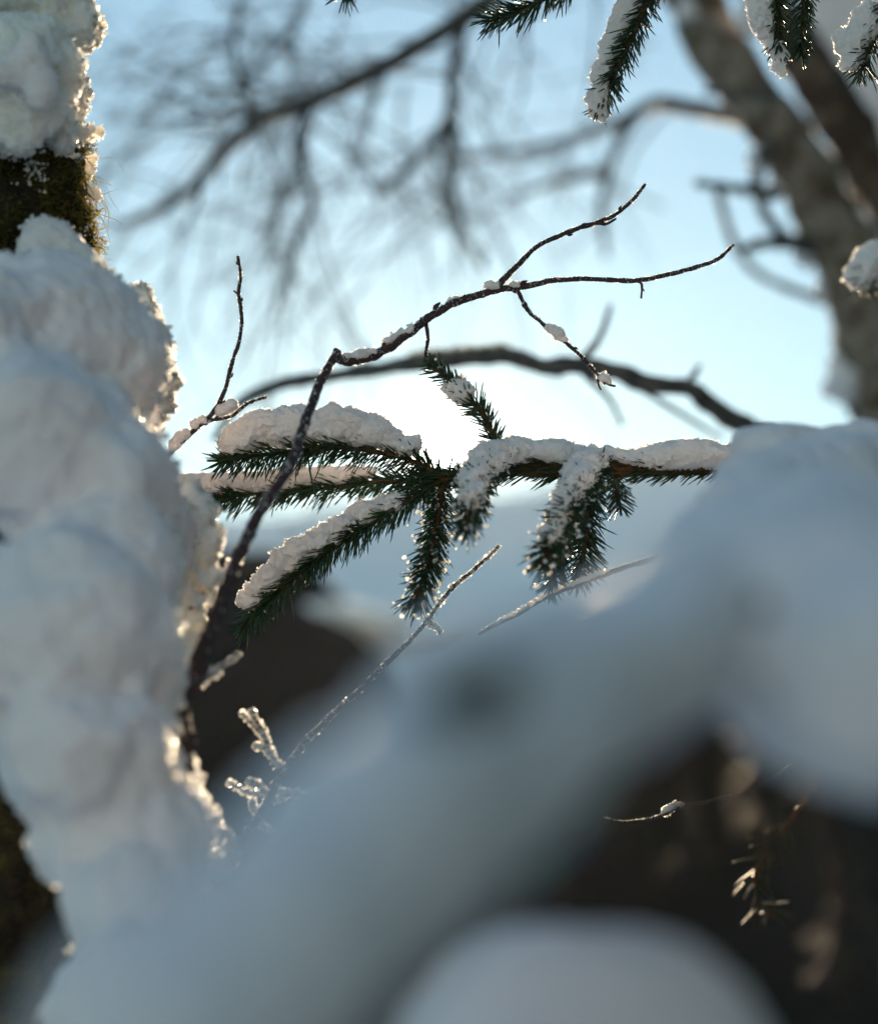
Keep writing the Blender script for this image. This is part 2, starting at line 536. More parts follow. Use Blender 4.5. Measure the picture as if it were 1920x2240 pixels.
# ------------------------------------------------------------------ leaning tree on the right
lt = empty('leaning_tree', (*at(2150, 1500, 2.25)[:2], gz(*at(2150, 1500, 2.25)[:2])), 'grey lichen-barked tree leaning over, bare branches crossing the sky', 'tree')
base = lt.location
mb = MB()
trunk_px = [(2420, 2300, 2.25), (2150, 1500, 2.25), (2030, 1120, 2.25), (1935, 820, 2.25), (1880, 620, 2.25), (1798, 460, 2.25), (1700, 285, 2.25), (1585, 115, 2.28), (1480, -60, 2.3), (1300, -330, 2.35), (1200, -700, 2.5)]
P = spline(np.vstack([[base.x + .25, base.y, base.z - .1], pts(trunk_px)]), 14)
tube(mb, P, [.085, .075, .062, .052, .043, .038, .034, .03, .025], 28, .22, 22, off=3)
mb.build('trunk', M['bark_grey'], lt)
mb = MB()
P = spline(pts([(2150, 760, 2.36), (1990, 500, 2.38), (1890, 345, 2.4), (1790, 180, 2.42), (1700, 30, 2.44), (1540, -300, 2.5)]), 14)
tube(mb, P, [.036, .034, .032, .026], 24, .28, 25, off=8)
mb.build('second_stem', M['bark_brown'], lt)
for path, r in [
    ([(1700, 428, 2.2), (1610, 412, 2.15), (1525, 400, 2.1)], (.008, .005)),
    ([(1770, 535, 2.2), (1690, 528, 2.15), (1625, 545, 2.1)], (.011, .006)),
    ([(1690, 205, 2.2), (1610, 205, 2.15), (1545, 198, 2.1)], (.006, .004)),
    ([(1640, 262, 2.3), (1540, 242, 2.5), (1440, 226, 2.7), (1370, 258, 2.9), (1260, 300, 3.1), (1120, 332, 3.3), (960, 350, 3.5)], (.014, .011, .006)),
    ([(1400, 240, 2.75), (1345, 330, 2.8), (1318, 440, 2.9), (1325, 560, 3.0)], (.010, .005)),
    ([(1330, 370, 2.8), (1230, 395, 3.0), (1150, 420, 3.2), (1040, 480, 3.3)], (.009, .004)),
    ([(1570, 420, 2.4), (1600, 520, 2.5), (1660, 600, 2.5), (1800, 660, 2.4)], (.006, .006)),
    ([(1680, 310, 2.2), (1655, 380, 2.25), (1675, 470, 2.25), (1760, 560, 2.25)], (.009, .006)),
]:
    mb = MB(); tube(mb, spline(pts(path), 8), r, 10, .25, 60)
    mb.build('limb', M['limb'], lt)
# the long bare limb that sweeps down to the left, with its side limbs
limb_paths = [
    ([(1330, -270, 2.33), (1180, -110, 2.35), (1060, 5, 2.35), (940, 85, 2.35), (800, 165, 2.35), (690, 215, 2.35), (570, 262, 2.35), (480, 340, 2.4), (400, 430, 2.45), (270, 490, 2.6)], (.021, .018, .017, .015, .012, .008)),
    ([(575, 262, 2.35), (490, 246, 2.4), (410, 262, 2.4)], (.010, .008)),
    ([(1015, 45, 2.35), (990, 150, 2.4), (985, 270, 2.45), (985, 400, 2.5), (1010, 500, 2.6), (1060, 590, 2.7)], (.011, .010, .006)),
    ([(985, 260, 2.45), (920, 340, 2.5), (830, 420, 2.6)], (.009, .007)),
    ([(690, 215, 2.35), (655, 285, 2.4), (665, 380, 2.45), (685, 450, 2.5), (640, 545, 2.6), (600, 690, 2.7)], (.011, .009, .006)),
    ([(540, -80, 2.6), (515, 60, 2.55), (520, 150, 2.5), (560, 262, 2.38)], (.006, .008)),
    ([(690, -60, 2.8), (640, 60, 2.75), (560, 150, 2.7), (470, 220, 2.7)], (.007, .005)),
]
for path, r in limb_paths:
    mb = MB(); tube(mb, spline(pts(path), 10), np.array(r) * .75, 10, .2, 50)
    mb.build('limb', M['limb'], lt)
mb = MB()
for path, r in limb_paths:
    Q = spline(pts(path), 10)
    for i in range(4, len(Q) - 1, 2):
        if rng.random() < .8:
            t = nrm(Q[i] - Q[i - 1]); s = nrm(np.cross(t, rng.normal(size=3)))
            s[0] -= .3
            grow(mb, Q[i], t * .5 + s * .8, rng.uniform(.12, .38), .0024, 1, .3)
for _ in range(17):
    p0 = at(rng.uniform(200, 800), rng.uniform(-120, 200), rng.uniform(2.5, 3.2))
    grow(mb, p0, np.array([-.5, rng.uniform(-.2, .2), -.7]) + rng.normal(size=3) * .3, rng.uniform(.15, .5), .0024, 2, .2)
for _ in range(14):
    p0 = at(rng.uniform(850, 1500), rng.uniform(-60, 500), rng.uniform(2.9, 3.4))
    grow(mb, p0, np.array([-.5, 0, -.6]) + rng.normal(size=3) * .4, rng.uniform(.15, .4), .0035, 1, .2)
tw = mb.build('twigs', M['limb'], lt); tw['kind'] = 'stuff'
# patches of snow caught on the upper side of the leaning stems
for px, py, r in [(1500, 18, 20), (1690, 250, 18), (1655, 350, 26), (1700, 420, 24), (1760, 560, 22), (1800, 640, 20), (1650, 40, 36), (1845, 830, 44)]:
    mb = MB(); c = at(px, py, 2.24); rr = r * K * 2.24
    blob(mb, [c, c + [rr * .3, 0, rr * .8]], [(rr, rr * .8, rr * 1.3), (rr * .7, rr * .6, rr)], .004, amp=.006, scale=60, seed=px)
    mb.build('snow_patch', M['snow_near'], lt)

# ------------------------------------------------------------------ arching branch behind the spruce
ab = empty('arching_branch', at(1620, 930, 1.55), 'mossy bare branch arching behind the spruce, its ends bending down', 'branch')
mb = MB()
P = spline(pts([(470, 960, 1.7), (530, 878, 1.65), (620, 840, 1.6), (760, 818, 1.55), (900, 795, 1.5), (1020, 785, 1.5), (1110, 778, 1.5), (1190, 800, 1.5), (1260, 800, 1.5), (1340, 812, 1.5), (1430, 842, 1.5), (1510, 850, 1.52), (1560, 890, 1.54), (1640, 940, 1.58), (1760, 1020, 1.6), (2000, 1300, 1.6)]), 8)
tube(mb, P, [.004, .006, .0065, .0065, .0075, .008, .0075, .009, .011], 14, .3, 70)
mb.build('wood', M['limb'], ab)
for path, r in [([(1260, 800, 1.5), (1310, 740, 1.55), (1335, 670, 1.6)], (.004, .002)), ([(1260, 800, 1.5), (1330, 870, 1.6), (1360, 930, 1.6)], (.003, .002)), ([(1500, 848, 1.52), (1530, 800, 1.6)], (.004, .002)), ([(1340, 812, 1.5), (1480, 900, 1.65), (1580, 960, 1.7)], (.003, .002))]:
    mb = MB(); tube(mb, spline(pts(path), 8), r, 8, .2, 90)
    mb.build('side_twig', M['limb'], ab)
mb = MB()
Q = spline(pts([(900, 795, 1.5), (1020, 785, 1.5), (1110, 778, 1.5)]), 60)
V = Q[rng.integers(0, len(Q), 900)] + rng.normal(size=(900, 3)) * [.002, .002, .001] + [0, 0, .007]
for v in V[:700]:
    d = rng.normal(size=3) * .0025 + [0, 0, .0025]
    s = nrm(np.cross(d, rng.normal(size=3))) * .0006
    mb.add([v - s, v + s, v + d], [[0, 1, 2]])
mo = mb.build('moss', M['moss'], ab); mo['kind'] = 'stuff'

# ------------------------------------------------------------------ spruce shoots
def needles(mb, P, length, per_m, lean=.75, w=.00052, mat=0, rough=.25, taper_tip=True, down=0.0, flat=0.0, tips=None, r0=.001):
    """needles spiralling round the stem P (root to tip), leaning towards the tip"""
    seglen = np.linalg.norm(np.diff(P, axis=0), axis=1)
    L = seglen.sum(); n = int(L * per_m)
    s = np.sort(rng.uniform(.0, 1, n)) * L
    cum = np.concatenate([[0], np.cumsum(seglen)])
    T, S, N = frames(P)
    def ip(A): return np.stack([np.interp(s, cum, A[:, k]) for k in range(3)], -1)
    p, t, a, b = ip(P), nrm(ip(T)), nrm(ip(S)), nrm(ip(N))
    ang = np.arange(n) * 2.39996 + rng.normal(size=n) * .7
    out = np.cos(ang)[:, None] * a + np.sin(ang)[:, None] * b
    u = s / L
    ln = lean + rng.normal(size=n) * rough * .5 + .55 * np.clip((u - .9) / .1, 0, 1)
    upw = out[:, 2]
    ln = ln + .25 * np.clip(upw, 0, 1)
    d = nrm(out + t * ln[:, None] + rng.normal(size=(n, 3)) * rough * .35 + np.array([0, 0, -down]))
    le = length * np.clip(rng.normal(.97, .13, n), .5, 1.25) * (1 + .18 * noise3(p, 160, 3.3)) * np.where(u > .93, .8, 1.0)
    curve = nrm(t * .6 + rng.normal(size=(n, 3)) * .45) * (le * rng.uniform(.05, .32, n))[:, None]
    p = p + out * r0 * .7
    side = nrm(np.cross(d, out + 1e-3)); nor = nrm(np.cross(side, d))
    rings = []
    for q, wf in ((0, .7), (.45, 1.0), (.85, .75)):
        c = p + d * (le * q)[:, None] + curve * q * q
        for cx, cz in ((1, 0), (0, .8), (-1, 0), (0, -.8)):
            rings.append(c + side * (cx * w * wf) + nor * (cz * w * wf))
    tip = p + d * le[:, None] + curve
    rings.append(tip)
    V = np.stack(rings, 1)
    F = []
    for r in range(2):
        for k in range(4):
            F.append([r * 4 + k, r * 4 + (k + 1) % 4, r * 4 + 4 + (k + 1) % 4, r * 4 + 4 + k])
    F4 = np.array(F); F3 = np.array([[8 + k, 8 + (k + 1) % 4, 12] for k in range(4)])
    offs = (np.arange(n) * 13)[:, None, None]
    mb.add(V.reshape(-1, 3), (F4[None] + offs).reshape(-1, 4), mat)
    mb.n -= n * 13; mb.add(np.zeros((0, 3)), (F3[None] + offs).reshape(-1, 3), mat); mb.n += n * 13
    return tip, p

def cap_snow(root, lst, d, h=.0008, k=.004, amp=.0012, scale=180, famp=.0011, fscale=560, gn=900, squash=.8, mats=None, gr=(.0003, .0008), name='snow_cap', seed=0.0, deep=1.0):
    mb = MB()
    L = np.array([(p[0], p[1], p[2], p[3] if len(p) > 3 else d) for p in lst], float)
    Q = spline(L, 5)
    C = np.array([at(a, b_, dd) for a, b_, _, dd in Q])
    R = np.array([[r * K * dd, r * K * dd * deep, r * K * dd * squash] for _, _, r, dd in Q])
    mg = blob(mb, C, R, h, k, amp, scale, famp, fscale, gn=gn, gr=gr, seed=seed + L[0, 0])
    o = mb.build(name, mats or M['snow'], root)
    if mg:
        up = o if root.parent is None else root            # never a fourth level
        g = mg.build('ice_grains', [M['ice'], M['plate']], up); g['kind'] = 'stuff'
    return o

def shoot(root, path, length=.0128, per_m=4400, r=(.0016, .001), d=1.0, frost=0.0, snow=None, dry=0.09, lean=.75, frost_r=.0006, stem='stem', down=0, poke=0, **kw):
    P = spline(pts(path, d), 10)
    mb = MB(); tube(mb, P, r, 8, .3, 500)
    st = mb.build('shoot', M[stem], root)
    mb = MB()
    tips, roots = needles(mb, P, length, per_m * (1 - dry), lean, down=down)
    if dry: needles(mb, P, length * .85, per_m * dry, lean + .1, mat=1, rough=.5)
    if poke: needles(mb, P, length * 1.4, poke, lean + .2, rough=.5)
    nd = mb.build('needles', [M['needle'], M['needle_dry']], st); nd['kind'] = 'stuff'
    if frost:
        mb = MB()
        m = rng.random(len(tips)) < frost
        f = rng.uniform(.55, 1.02, m.sum())[:, None]
        c = roots[m] * (1 - f) + tips[m] * f
        grains(mb, c, frost_r * rng.uniform(.5, 1.3, len(c)), 0, .5, .6)
        fr = mb.build('frost', [M['ice'], M['plate']], st); fr['kind'] = 'stuff'
    if snow: cap_snow(st, snow, d, **kw)
    return st

sb = empty('spruce_branch', at(1800, 1000, 1.05), 'green spruce branch with snow-capped shoots fanning out against the sun', 'spruce branch')
main = spline(pts([(2350, 950, 1.25), (2050, 985, 1.12), (1800, 1002, 1.05), (1600, 1012, 1.02), (1500, 1020, 1.01), (1380, 1022, 1.0), (1250, 1022, 1.0), (1130, 1026, 1.0), (1040, 1036, 1.0), (965, 1046, 1.0)]), 10)
mb = MB(); tube(mb, main, [.006, .0058, .0055, .005, .0048, .004, .003], 12, .35, 260)
ms = mb.build('main_stem', M['stem'], sb)
mb = MB()
needles(mb, main, .0125, 2300, 1.6, mat=0, r0=.004, down=.3)
needles(mb, main, .011, 1300, 2.2, mat=1, r0=.0045)
nd = mb.build('needles', [M['needle'], M['needle_dry']], ms); nd['kind'] = 'stuff'
cap_snow(ms, [(1075, 996, 22), (1110, 994, 26), (1150, 990, 25), (1200, 990, 23), (1240, 996, 22), (1290, 1000, 20), (1340, 1004, 19), (1390, 1006, 17), (1430, 1000, 18), (1480, 995, 23), (1530, 993, 24), (1570, 997, 23), (1640, 990, 26), (1720, 986, 30), (1850, 975, 34, 1.07)], 1.0, gn=2600, amp=.0026, scale=75, famp=.0008)
shoot(sb, [(970, 1042), (900, 1008), (820, 988), (740, 978), (640, 986), (560, 997), (485, 1008)], frost=.10, dry=.1, lean=.6, down=.35, poke=350,
      snow=[(503, 978, 22), (530, 955, 31), (575, 940, 34), (640, 932, 36), (700, 929, 35), (760, 934, 32), (815, 945, 28), (862, 960, 22), (905, 980, 14)], gn=2600, deep=1.05, squash=.95, scale=105, amp=.0026)
shoot(sb, [(970, 1052, 1.0), (880, 1052, 1.02), (780, 1058, 1.03), (680, 1068, 1.03), (580, 1078, 1.03), (480, 1085, 1.03), (330, 1094, 1.03)], frost=.12, dry=.1, lean=.8, down=.3,
      snow=[(390, 1062, 20), (440, 1058, 21), (500, 1058, 20), (560, 1055, 22), (620, 1048, 20), (680, 1042, 19), (740, 1038, 16), (810, 1032, 11)], d=1.03, gn=1600)
shoot(sb, [(960, 1055), (900, 1092), (820, 1140), (740, 1190), (660, 1250), (600, 1300), (532, 1372)], frost=.10, lean=.75, down=.2, per_m=4800, poke=200,
      snow=[(878, 1090, 11), (830, 1110, 15), (790, 1126, 17), (740, 1156, 20), (700, 1178, 19), (660, 1200, 22), (620, 1232, 20), (590, 1258, 18), (560, 1292, 16), (541, 1322, 11)], gn=2200, amp=.002, scale=220, famp=.0009)
shoot(sb, [(968, 1060, 1.0), (958, 1130, .985), (945, 1200, .97), (925, 1270, .96), (908, 1322, .955)], frost=.6, per_m=5200, lean=.9, frost_r=.0009)
shoot(sb, [(1092, 985, 1.0), (1055, 905, 1.0), (1005, 850, 1.0), (965, 815, 1.0), (938, 795, 1.0)], frost=.08, per_m=4200, lean=.7, length=.0098,
      snow=[(985, 842, 10), (1000, 850, 17), (1018, 866, 12)], gn=150)
shoot(sb, [(1085, 1000, .995), (1050, 1040, .955), (1032, 1105, .92), (1020, 1160, .9)], frost=.5, frost_r=.0009, lean=.7,
      snow=[(1110, 992, 24, .99), (1075, 998, 31, .975), (1052, 1020, 30, .96), (1042, 1050, 25, .94), (1033, 1080, 20, .925), (1022, 1108, 12, .915)], gn=900, amp=.0022)
shoot(sb, [(1320, 1010, .995), (1275, 1060, .96), (1235, 1130, .93), (1185, 1235, .9)], frost=.45, frost_r=.0009, lean=.7, dry=.1,
      snow=[(1295, 1002, 24, .985), (1275, 1022, 26, .97), (1262, 1050, 25, .955), (1250, 1075, 22, .95), (1238, 1100, 18, .94), (1222, 1135, 18, .93), (1208, 1165, 15, .92), (1200, 1195, 9, .915)], gn=1000, amp=.0022)
shoot(sb, [(1300, 1030, 1.01), (1288, 1110, 1.01), (1280, 1190, 1.0), (1262, 1272, 1.0)], per_m=5000, lean=.55, frost=.05, length=.013)
shoot(sb, [(1290, 1060, 1.0), (1255, 1140, .99), (1225, 1220, .985), (1200, 1290, .98)], per_m=3800, lean=.6, frost=.1, dry=.25, length=.012)
shoot(sb, [(1345, 1030, 1.03), (1350, 1075, 1.03), (1356, 1112, 1.03)], per_m=4200, lean=.6, length=.010)
mb = MB(); P = spline(pts([(970, 1046, 1.0), (1010, 1042, 1.0)]), 6)   # buds at the fork
needles(mb, P, .010, 5200, .1); nd = mb.build('needles', M['needle'], ms); nd['kind'] = 'stuff'

# ------------------------------------------------------------------ spruce shoots hanging in from above
hb = empty('spruce_branch', at(1500, -160, 1.0), 'hanging spruce shoots with clinging snow below an overhead branch', 'spruce branch')
P = spline(pts([(2400, -150, 1.1), (2050, -170, 1.03), (1750, -140, 1.0), (1480, -130, 1.0), (1300, -80, 1.0), (1000, -60, 1.02), (700, -70, 1.05)]), 10)
mb = MB(); tube(mb, P, [.006, .005, .004, .003, .002], 10, .3, 200); mh = mb.build('main_stem', M['stem'], hb)
mb = MB(); needles(mb, P, .011, 2500, 1.0); nd = mb.build('needles', M['needle'], mh); nd['kind'] = 'stuff'
cap_snow(mh, [(2300, -180, 40, 1.08), (2050, -195, 40, 1.03), (1750, -168, 40), (1480, -160, 40), (1300, -110, 36), (1000, -85, 26)], 1.0, gn=0, h=.002, mats=M['snow_near'])
shoot(hb, [(1300, -80), (1220, -25), (1140, 22), (1068, 45)], lean=.75, per_m=4400, frost=.06)
shoot(hb, [(1490, -130), (1440, -50), (1400, 40), (1350, 150), (1310, 238)], lean=.7, per_m=4600, frost=.06, length=.011,
      snow=[(1395, -30, 22, 1.01), (1370, 30, 22, 1.01), (1345, 85, 18, 1.01), (1325, 135, 15, 1.005), (1312, 185, 9), (1306, 225, 12), (1318, 240, 9)], gn=600, deep=.7, squash=1.2)
shoot(hb, [(1740, -140), (1705, -40), (1702, 50), (1704, 125)], lean=.8, per_m=4600, length=.0095,
      snow=[(1660, -40, 22), (1660, 20, 18), (1672, 60, 11), (1702, 125, 8), (1704, 148, 6)], gn=350, deep=.7, squash=1.2)
shoot(hb, [(1800, -140), (1765, -40), (1756, 50), (1752, 122)], lean=.8, per_m=4600, length=.0098, frost=.04)
shoot(hb, [(2010, -160), (1960, -40), (1915, 70), (1878, 165)], lean=.65, per_m=4400, length=.011,
      snow=[(1905, 15, 16), (1880, 70, 22), (1850, 98, 17), (1868, 120, 13), (1850, 140, 8)], gn=500, deep=.7, squash=1.1)
shoot(hb, [(770, -65, 1.04), (760, -40, 1.04), (752, -8, 1.04)], lean=.75, per_m=4000, d=1.04)

eb = empty('spruce_branch', at(2050, 560, .88), 'small snow-crusted spruce tip crossing the grey trunk', 'spruce branch')
shoot(eb, [(2150, 540, .86), (2000, 575, .86), (1930, 590, .86), (1885, 612, .86)], frost=.35, lean=.7, frost_r=.0008, d=.86,
      snow=[(2000, 552, 40), (1940, 565, 42), (1900, 585, 32), (1880, 605, 18)], gn=700)

# ------------------------------------------------------------------ snow-laden spruce far up on the right
fb = empty('snow_laden_bough', at(2200, 200, 3.0), 'lavender grey snow-laden bough hanging beyond the leaning trunk', 'bough')
mb = MB(); P = spline(pts([(2500, -100, 3.1), (2150, 120, 3.05), (1950, 300, 3.0), (1850, 480, 3.0)]), 8)
tube(mb, P, [.03, .012], 8); mbn = mb.build('stem', M['stem'], fb)
mb = MB()
blob(mb, pts([(2150, 60, 3), (2000, 60, 3), (1880, 60, 3), (1840, -60, 3), (1930, 220, 3), (1960, 360, 3), (2000, 480, 3), (2120, 260, 3)]), np.array([210, 180, 130, 130, 140, 120, 120, 180]) * K * 3, .012, k=.03, amp=.02, scale=12)
mb.build('snow', M['snow_near'], fb)
mb = MB(); needles(mb, P, .05, 900, .7, w=.001); nd = mb.build('needles', M['needle'], fb); nd['kind'] = 'stuff'

# ------------------------------------------------------------------ bare twigs
def twig_part(root, name, path, r, d=1.0, bump=.25, buds=3):
    P = spline(pts(path, d), 10)
    P = P + np.stack([noise3(P, 90, k * 9.1) for k in range(3)], -1) * .0006
    mb = MB(); tube(mb, P, r, 9, bump, 420)
    R = lerp_list(r, len(P))
    for i in rng.integers(3, max(4, len(P) - 1), buds):
        t = nrm(P[i] - P[i - 1]); s = nrm(np.cross(t, rng.normal(size=3)))
        b0 = P[i] + s * R[i] * .5
        tube(mb, spline([b0, b0 + (s + t * .6) * R[i] * 1.0, b0 + (s * 1.1 + t * 1.7) * R[i] * 1.2], 3), [R[i] * .75, R[i] * .7, R[i] * .25], 6)
    return mb.build(name, M['twig'], root), P, R

def frost_on(root, P, R, n, r=(.00022, .0006), up=.5, spread=1.15):
    i = rng.integers(0, len(P), n)
    T = nrm(np.gradient(P, axis=0))[i]
    o = nrm(np.cross(T, rng.normal(size=(n, 3))))
    o = nrm(o + np.array([0, 0, up]))
    f = rng.random((n, 1))
    i2 = np.minimum(i + 1, len(P) - 1)
    c = P[i] * (1 - f) + P[i2] * f + o * (R[i] * rng.uniform(.9, spread, n))[:, None]
    mb = MB(); grains(mb, c, rng.uniform(0, 1, n) ** 1.6 * (r[1] - r[0]) + r[0], 0, .5, .6)
    o = mb.build('frost', [M['ice'], M['plate']], root); o['kind'] = 'stuff'

def bits(root, lst, d=1.0, gn=120, **kw):
    for blobs in lst:
        blobs = [(b[0], b[1] + 1, b[2] * .8, *b[3:]) for b in blobs]
        cap_snow(root, blobs, d, h=.0006, k=.002, amp=.0008, scale=330, famp=.0005, gn=gn, name='snow_bit', mats=M['snow'], **kw)

bt = empty('bare_twig', at(395, 1660, .84), 'long forked bare twig with snow bits, rising past the spruce shoots', 'twig')
_, P, R = twig_part(bt, 'main_stem', [(412, 1760, .8), (406, 1640, .8), (400, 1530, .8), (434, 1440, .81), (503, 1260, .83), (562, 1130, .85), (635, 1020, .88), (665, 930, .91), (700, 840, .94), (738, 768, .96)], [.0034, .0034, .0030, .0028, .0024, .0021], buds=4)
frost_on(bt, P, R, 500, (.0003, .0008))
_, P, R = twig_part(bt, 'fork', [(735, 782, .958), (765, 792, .965), (820, 778, .975), (880, 738, .985), (930, 700, .99), (990, 665, .995), (1045, 645, 1.0), (1095, 632, 1.0), (1135, 628, 1.0), (1200, 615, 1.0), (1290, 610, 1.0), (1390, 614, 1.0), (1460, 600, 1.0), (1530, 582, 1.0), (1575, 565, 1.0), (1604, 536, 1.0)], [.0026, .0023, .0021, .0018, .0013, .0012, .0009], buds=6)
frost_on(bt, P, R, 900)
_, P, R = twig_part(bt, 'side_twig', [(1075, 638), (1120, 592), (1175, 540), (1240, 508), (1300, 488), (1345, 470), (1385, 435), (1413, 402)], [.0018, .0013, .0012, .0009], buds=6); frost_on(bt, P, R, 300)
_, P, R = twig_part(bt, 'side_twig', [(1300, 488), (1325, 490), (1348, 478)], [.001, .0006], buds=0)
_, P, R = twig_part(bt, 'side_twig', [(1130, 634), (1155, 680), (1190, 710), (1240, 752), (1280, 790), (1310, 825), (1322, 838)], [.0011, .0010, .0009], buds=4); frost_on(bt, P, R, 300)
_, P, R = twig_part(bt, 'side_twig', [(1308, 822), (1306, 838), (1312, 852)], [.0009, .0006], buds=0)
_, P, R = twig_part(bt, 'side_twig', [(1318, 832), (1332, 840), (1346, 842)], [.0009, .0006], buds=0)
_, P, R = twig_part(bt, 'side_twig', [(1388, 614), (1403, 622), (1402, 652)], [.0008, .0006], buds=1)
_, P, R = twig_part(bt, 'side_twig', [(930, 702, .99), (936, 740, .99), (932, 768, .99), (930, 792, .99)], [.0011, .0009], buds=2); frost_on(bt, P, R, 40)
_, P, R = twig_part(bt, 'side_twig', [(404, 1500, .805), (384, 1470, .805), (376, 1440, .805)], [.0016, .001], buds=0)
_, P, R = twig_part(bt, 'side_twig', [(412, 1510, .81), (455, 1482, .83), (490, 1455, .85), (520, 1430, .86)], [.0012, .0009], buds=2); frost_on(bt, P, R, 260, (.0003, .0009))
_, P, R = twig_part(bt, 'side_twig', [(415, 1330, .87), (455, 1290, .88), (500, 1245, .89), (530, 1205, .9)], [.0012, .0009], buds=1); frost_on(bt, P, R, 160, (.0003, .0009))
bits(bt, [[(752, 780, 8, .962), (785, 775, 12, .968), (815, 768, 9, .975)], [(845, 745, 10, .98), (870, 732, 9, .985), (900, 715, 8, .985)], [(985, 658, 9), (1000, 655, 7)], [(1070, 622, 10), (1085, 625, 9)], [(1120, 622, 8), (1135, 624, 5)],
          [(1195, 712, 10), (1215, 724, 12), (1238, 745, 8)], [(1315, 822, 9), (1330, 832, 8)], [(690, 850, 6, .94), (680, 880, 6, .935)]], 1.0)
bits(bt, [[(432, 1490, 14), (450, 1478, 12), (470, 1470, 8)], [(440, 1300, 10, .88), (475, 1268, 11, .885), (510, 1230, 10, .89), (528, 1212, 7, .9)]], .84)

ut = empty('bare_twig', at(365, 1000, .98), 'thin upright twig with a snow clot in its fork beside the snowy trunk', 'twig')
_, P, R = twig_part(ut, 'main_stem', [(340, 1030), (372, 990), (415, 950), (458, 910), (490, 855), (510, 790), (525, 740), (527, 680), (522, 640), (527, 600), (522, 560)], [.0014, .0013, .0011, .0010, .0008], d=.98, buds=6); frost_on(ut, P, R, 260)
_, P, R = twig_part(ut, 'side_twig', [(458, 918), (505, 908), (540, 882), (583, 866)], [.0010, .0007], d=.98, buds=3); frost_on(ut, P, R, 160)
_, P, R = twig_part(ut, 'side_twig', [(523, 646), (517, 640), (511, 636)], [.0007, .0004], d=.98, buds=0)
bits(ut, [[(375, 985, 8), (392, 958, 13), (405, 945, 11)], [(425, 930, 10), (445, 915, 8)], [(478, 903, 11), (495, 890, 13), (508, 886, 11)]], .98)

dt = empty('bare_twig', at(470, 1930, .88), 'slanting frosted twig with side sprigs below the spruce shoots', 'twig')
_, P, R = twig_part(dt, 'main_stem', [(430, 2010, .86), (470, 1915, .87), (530, 1830, .88), (575, 1765, .89), (612, 1700, .9), (660, 1635, .92), (720, 1570, .94), (800, 1495, .96), (870, 1425, .97), (930, 1362, .98), (985, 1290, .99), (1040, 1245, 1.0), (1090, 1195, 1.0)], [.0026, .0022, .0018, .0014, .0011, .0008], buds=6)
frost_on(dt, P, R, 900, (.0002, .0006))
frost_on(dt, P[-28:], R[-28:], 260, (.0003, .0010), spread=1.6)
for path in ([(612, 1700, .9), (590, 1640, .9), (565, 1600, .9), (528, 1560, .9)], [(600, 1680, .9), (580, 1610, .9), (555, 1570, .9), (548, 1555, .9)], [(590, 1740, .9), (545, 1735, .9), (498, 1715, .9)], [(580, 1735, .9), (560, 1715, .9), (540, 1712, .9)], [(625, 1690, .9), (580, 1640, .9), (556, 1635, .9)],
             [(570, 1770, .9), (600, 1750, .9), (650, 1730, .9)], [(600, 1730, .9), (635, 1735, .9), (665, 1742, .9)], [(560, 1800, .9), (590, 1825, .9), (610, 1860, .9)], [(930, 1362, .98), (955, 1372, .98), (962, 1385, .98)], [(575, 1790, .9), (555, 1775, .9), (548, 1750, .9)]):
    _, P, R = twig_part(dt, 'side_twig', path, [.0012, .0008], buds=2)
    frost_on(dt, P, R, 150, (.0004, .0013), spread=1.9)

rt = empty('bare_twig', at(1280, 1270, .98), 'short sunlit twig edged with bright frost, touching the blurred bough', 'twig')
_, P, R = twig_part(rt, 'main_stem', [(1045, 1388), (1085, 1365), (1130, 1345), (1180, 1315), (1230, 1292), (1290, 1268), (1400, 1230), (1560, 1180)], [.0009, .0012, .0013, .0016], d=.98, buds=2)
frost_on(rt, P, R, 700, (.0003, .0007), up=1.2)
cap_snow(rt, [(1050, 1384, 3), (1090, 1360, 5), (1130, 1341, 6), (1180, 1311, 6), (1230, 1287, 7), (1275, 1270, 7), (1330, 1248, 6)], .98, h=.0005, k=.0015, amp=.0003, scale=400, famp=.0002, gn=500, mats=M['icy'])

gt = empty('bare_twig', at(1500, 1790, .98), 'rim-lit twig curving across the dark gap under the bough', 'twig')
_, P, R = twig_part(gt, 'main_stem', [(1320, 1793), (1370, 1800), (1430, 1792), (1480, 1768), (1540, 1755), (1640, 1730), (1740, 1670), (1830, 1570)], [.0006, .0009, .0012, .0016], d=.98, buds=2)
frost_on(gt, P[:34], R[:34], 200, up=1.0)
bits(gt, [[(1450, 1778, 5), (1468, 1766, 6), (1490, 1758, 5)]], .98)

st_ = empty('withered_sprig', at(1720, 1800, .88), 'tan withered sprig hanging in the dark gap beside the snow mound', 'sprig')
P = spline(pts([(1900, 1560, .9), (1800, 1690, .89), (1725, 1800, .88), (1660, 1890, .87), (1655, 1960, .87), (1690, 2010, .86)]), 10)
mb = MB(); tube(mb, P, [.0016, .0012, .0007], 7, .3, 400); mb.build('stem', M['stem'], st_)
mb = MB(); needles(mb, P[20:], .013, 1300, .9, w=.0007); nd = mb.build('needles', M['needle_dry'], st_); nd['kind'] = 'stuff'

kt = empty('bare_twig', at(690, 2260, .55), 'dark bent twig stub standing under the foreground snow', 'twig')
twig_part(kt, 'main_stem', [(640, 2320, .8), (675, 2255, .8), (715, 2200, .8), (735, 2140, .8), (760, 2020, .8)], [.0045, .0045, .004], bump=.3, buds=1)

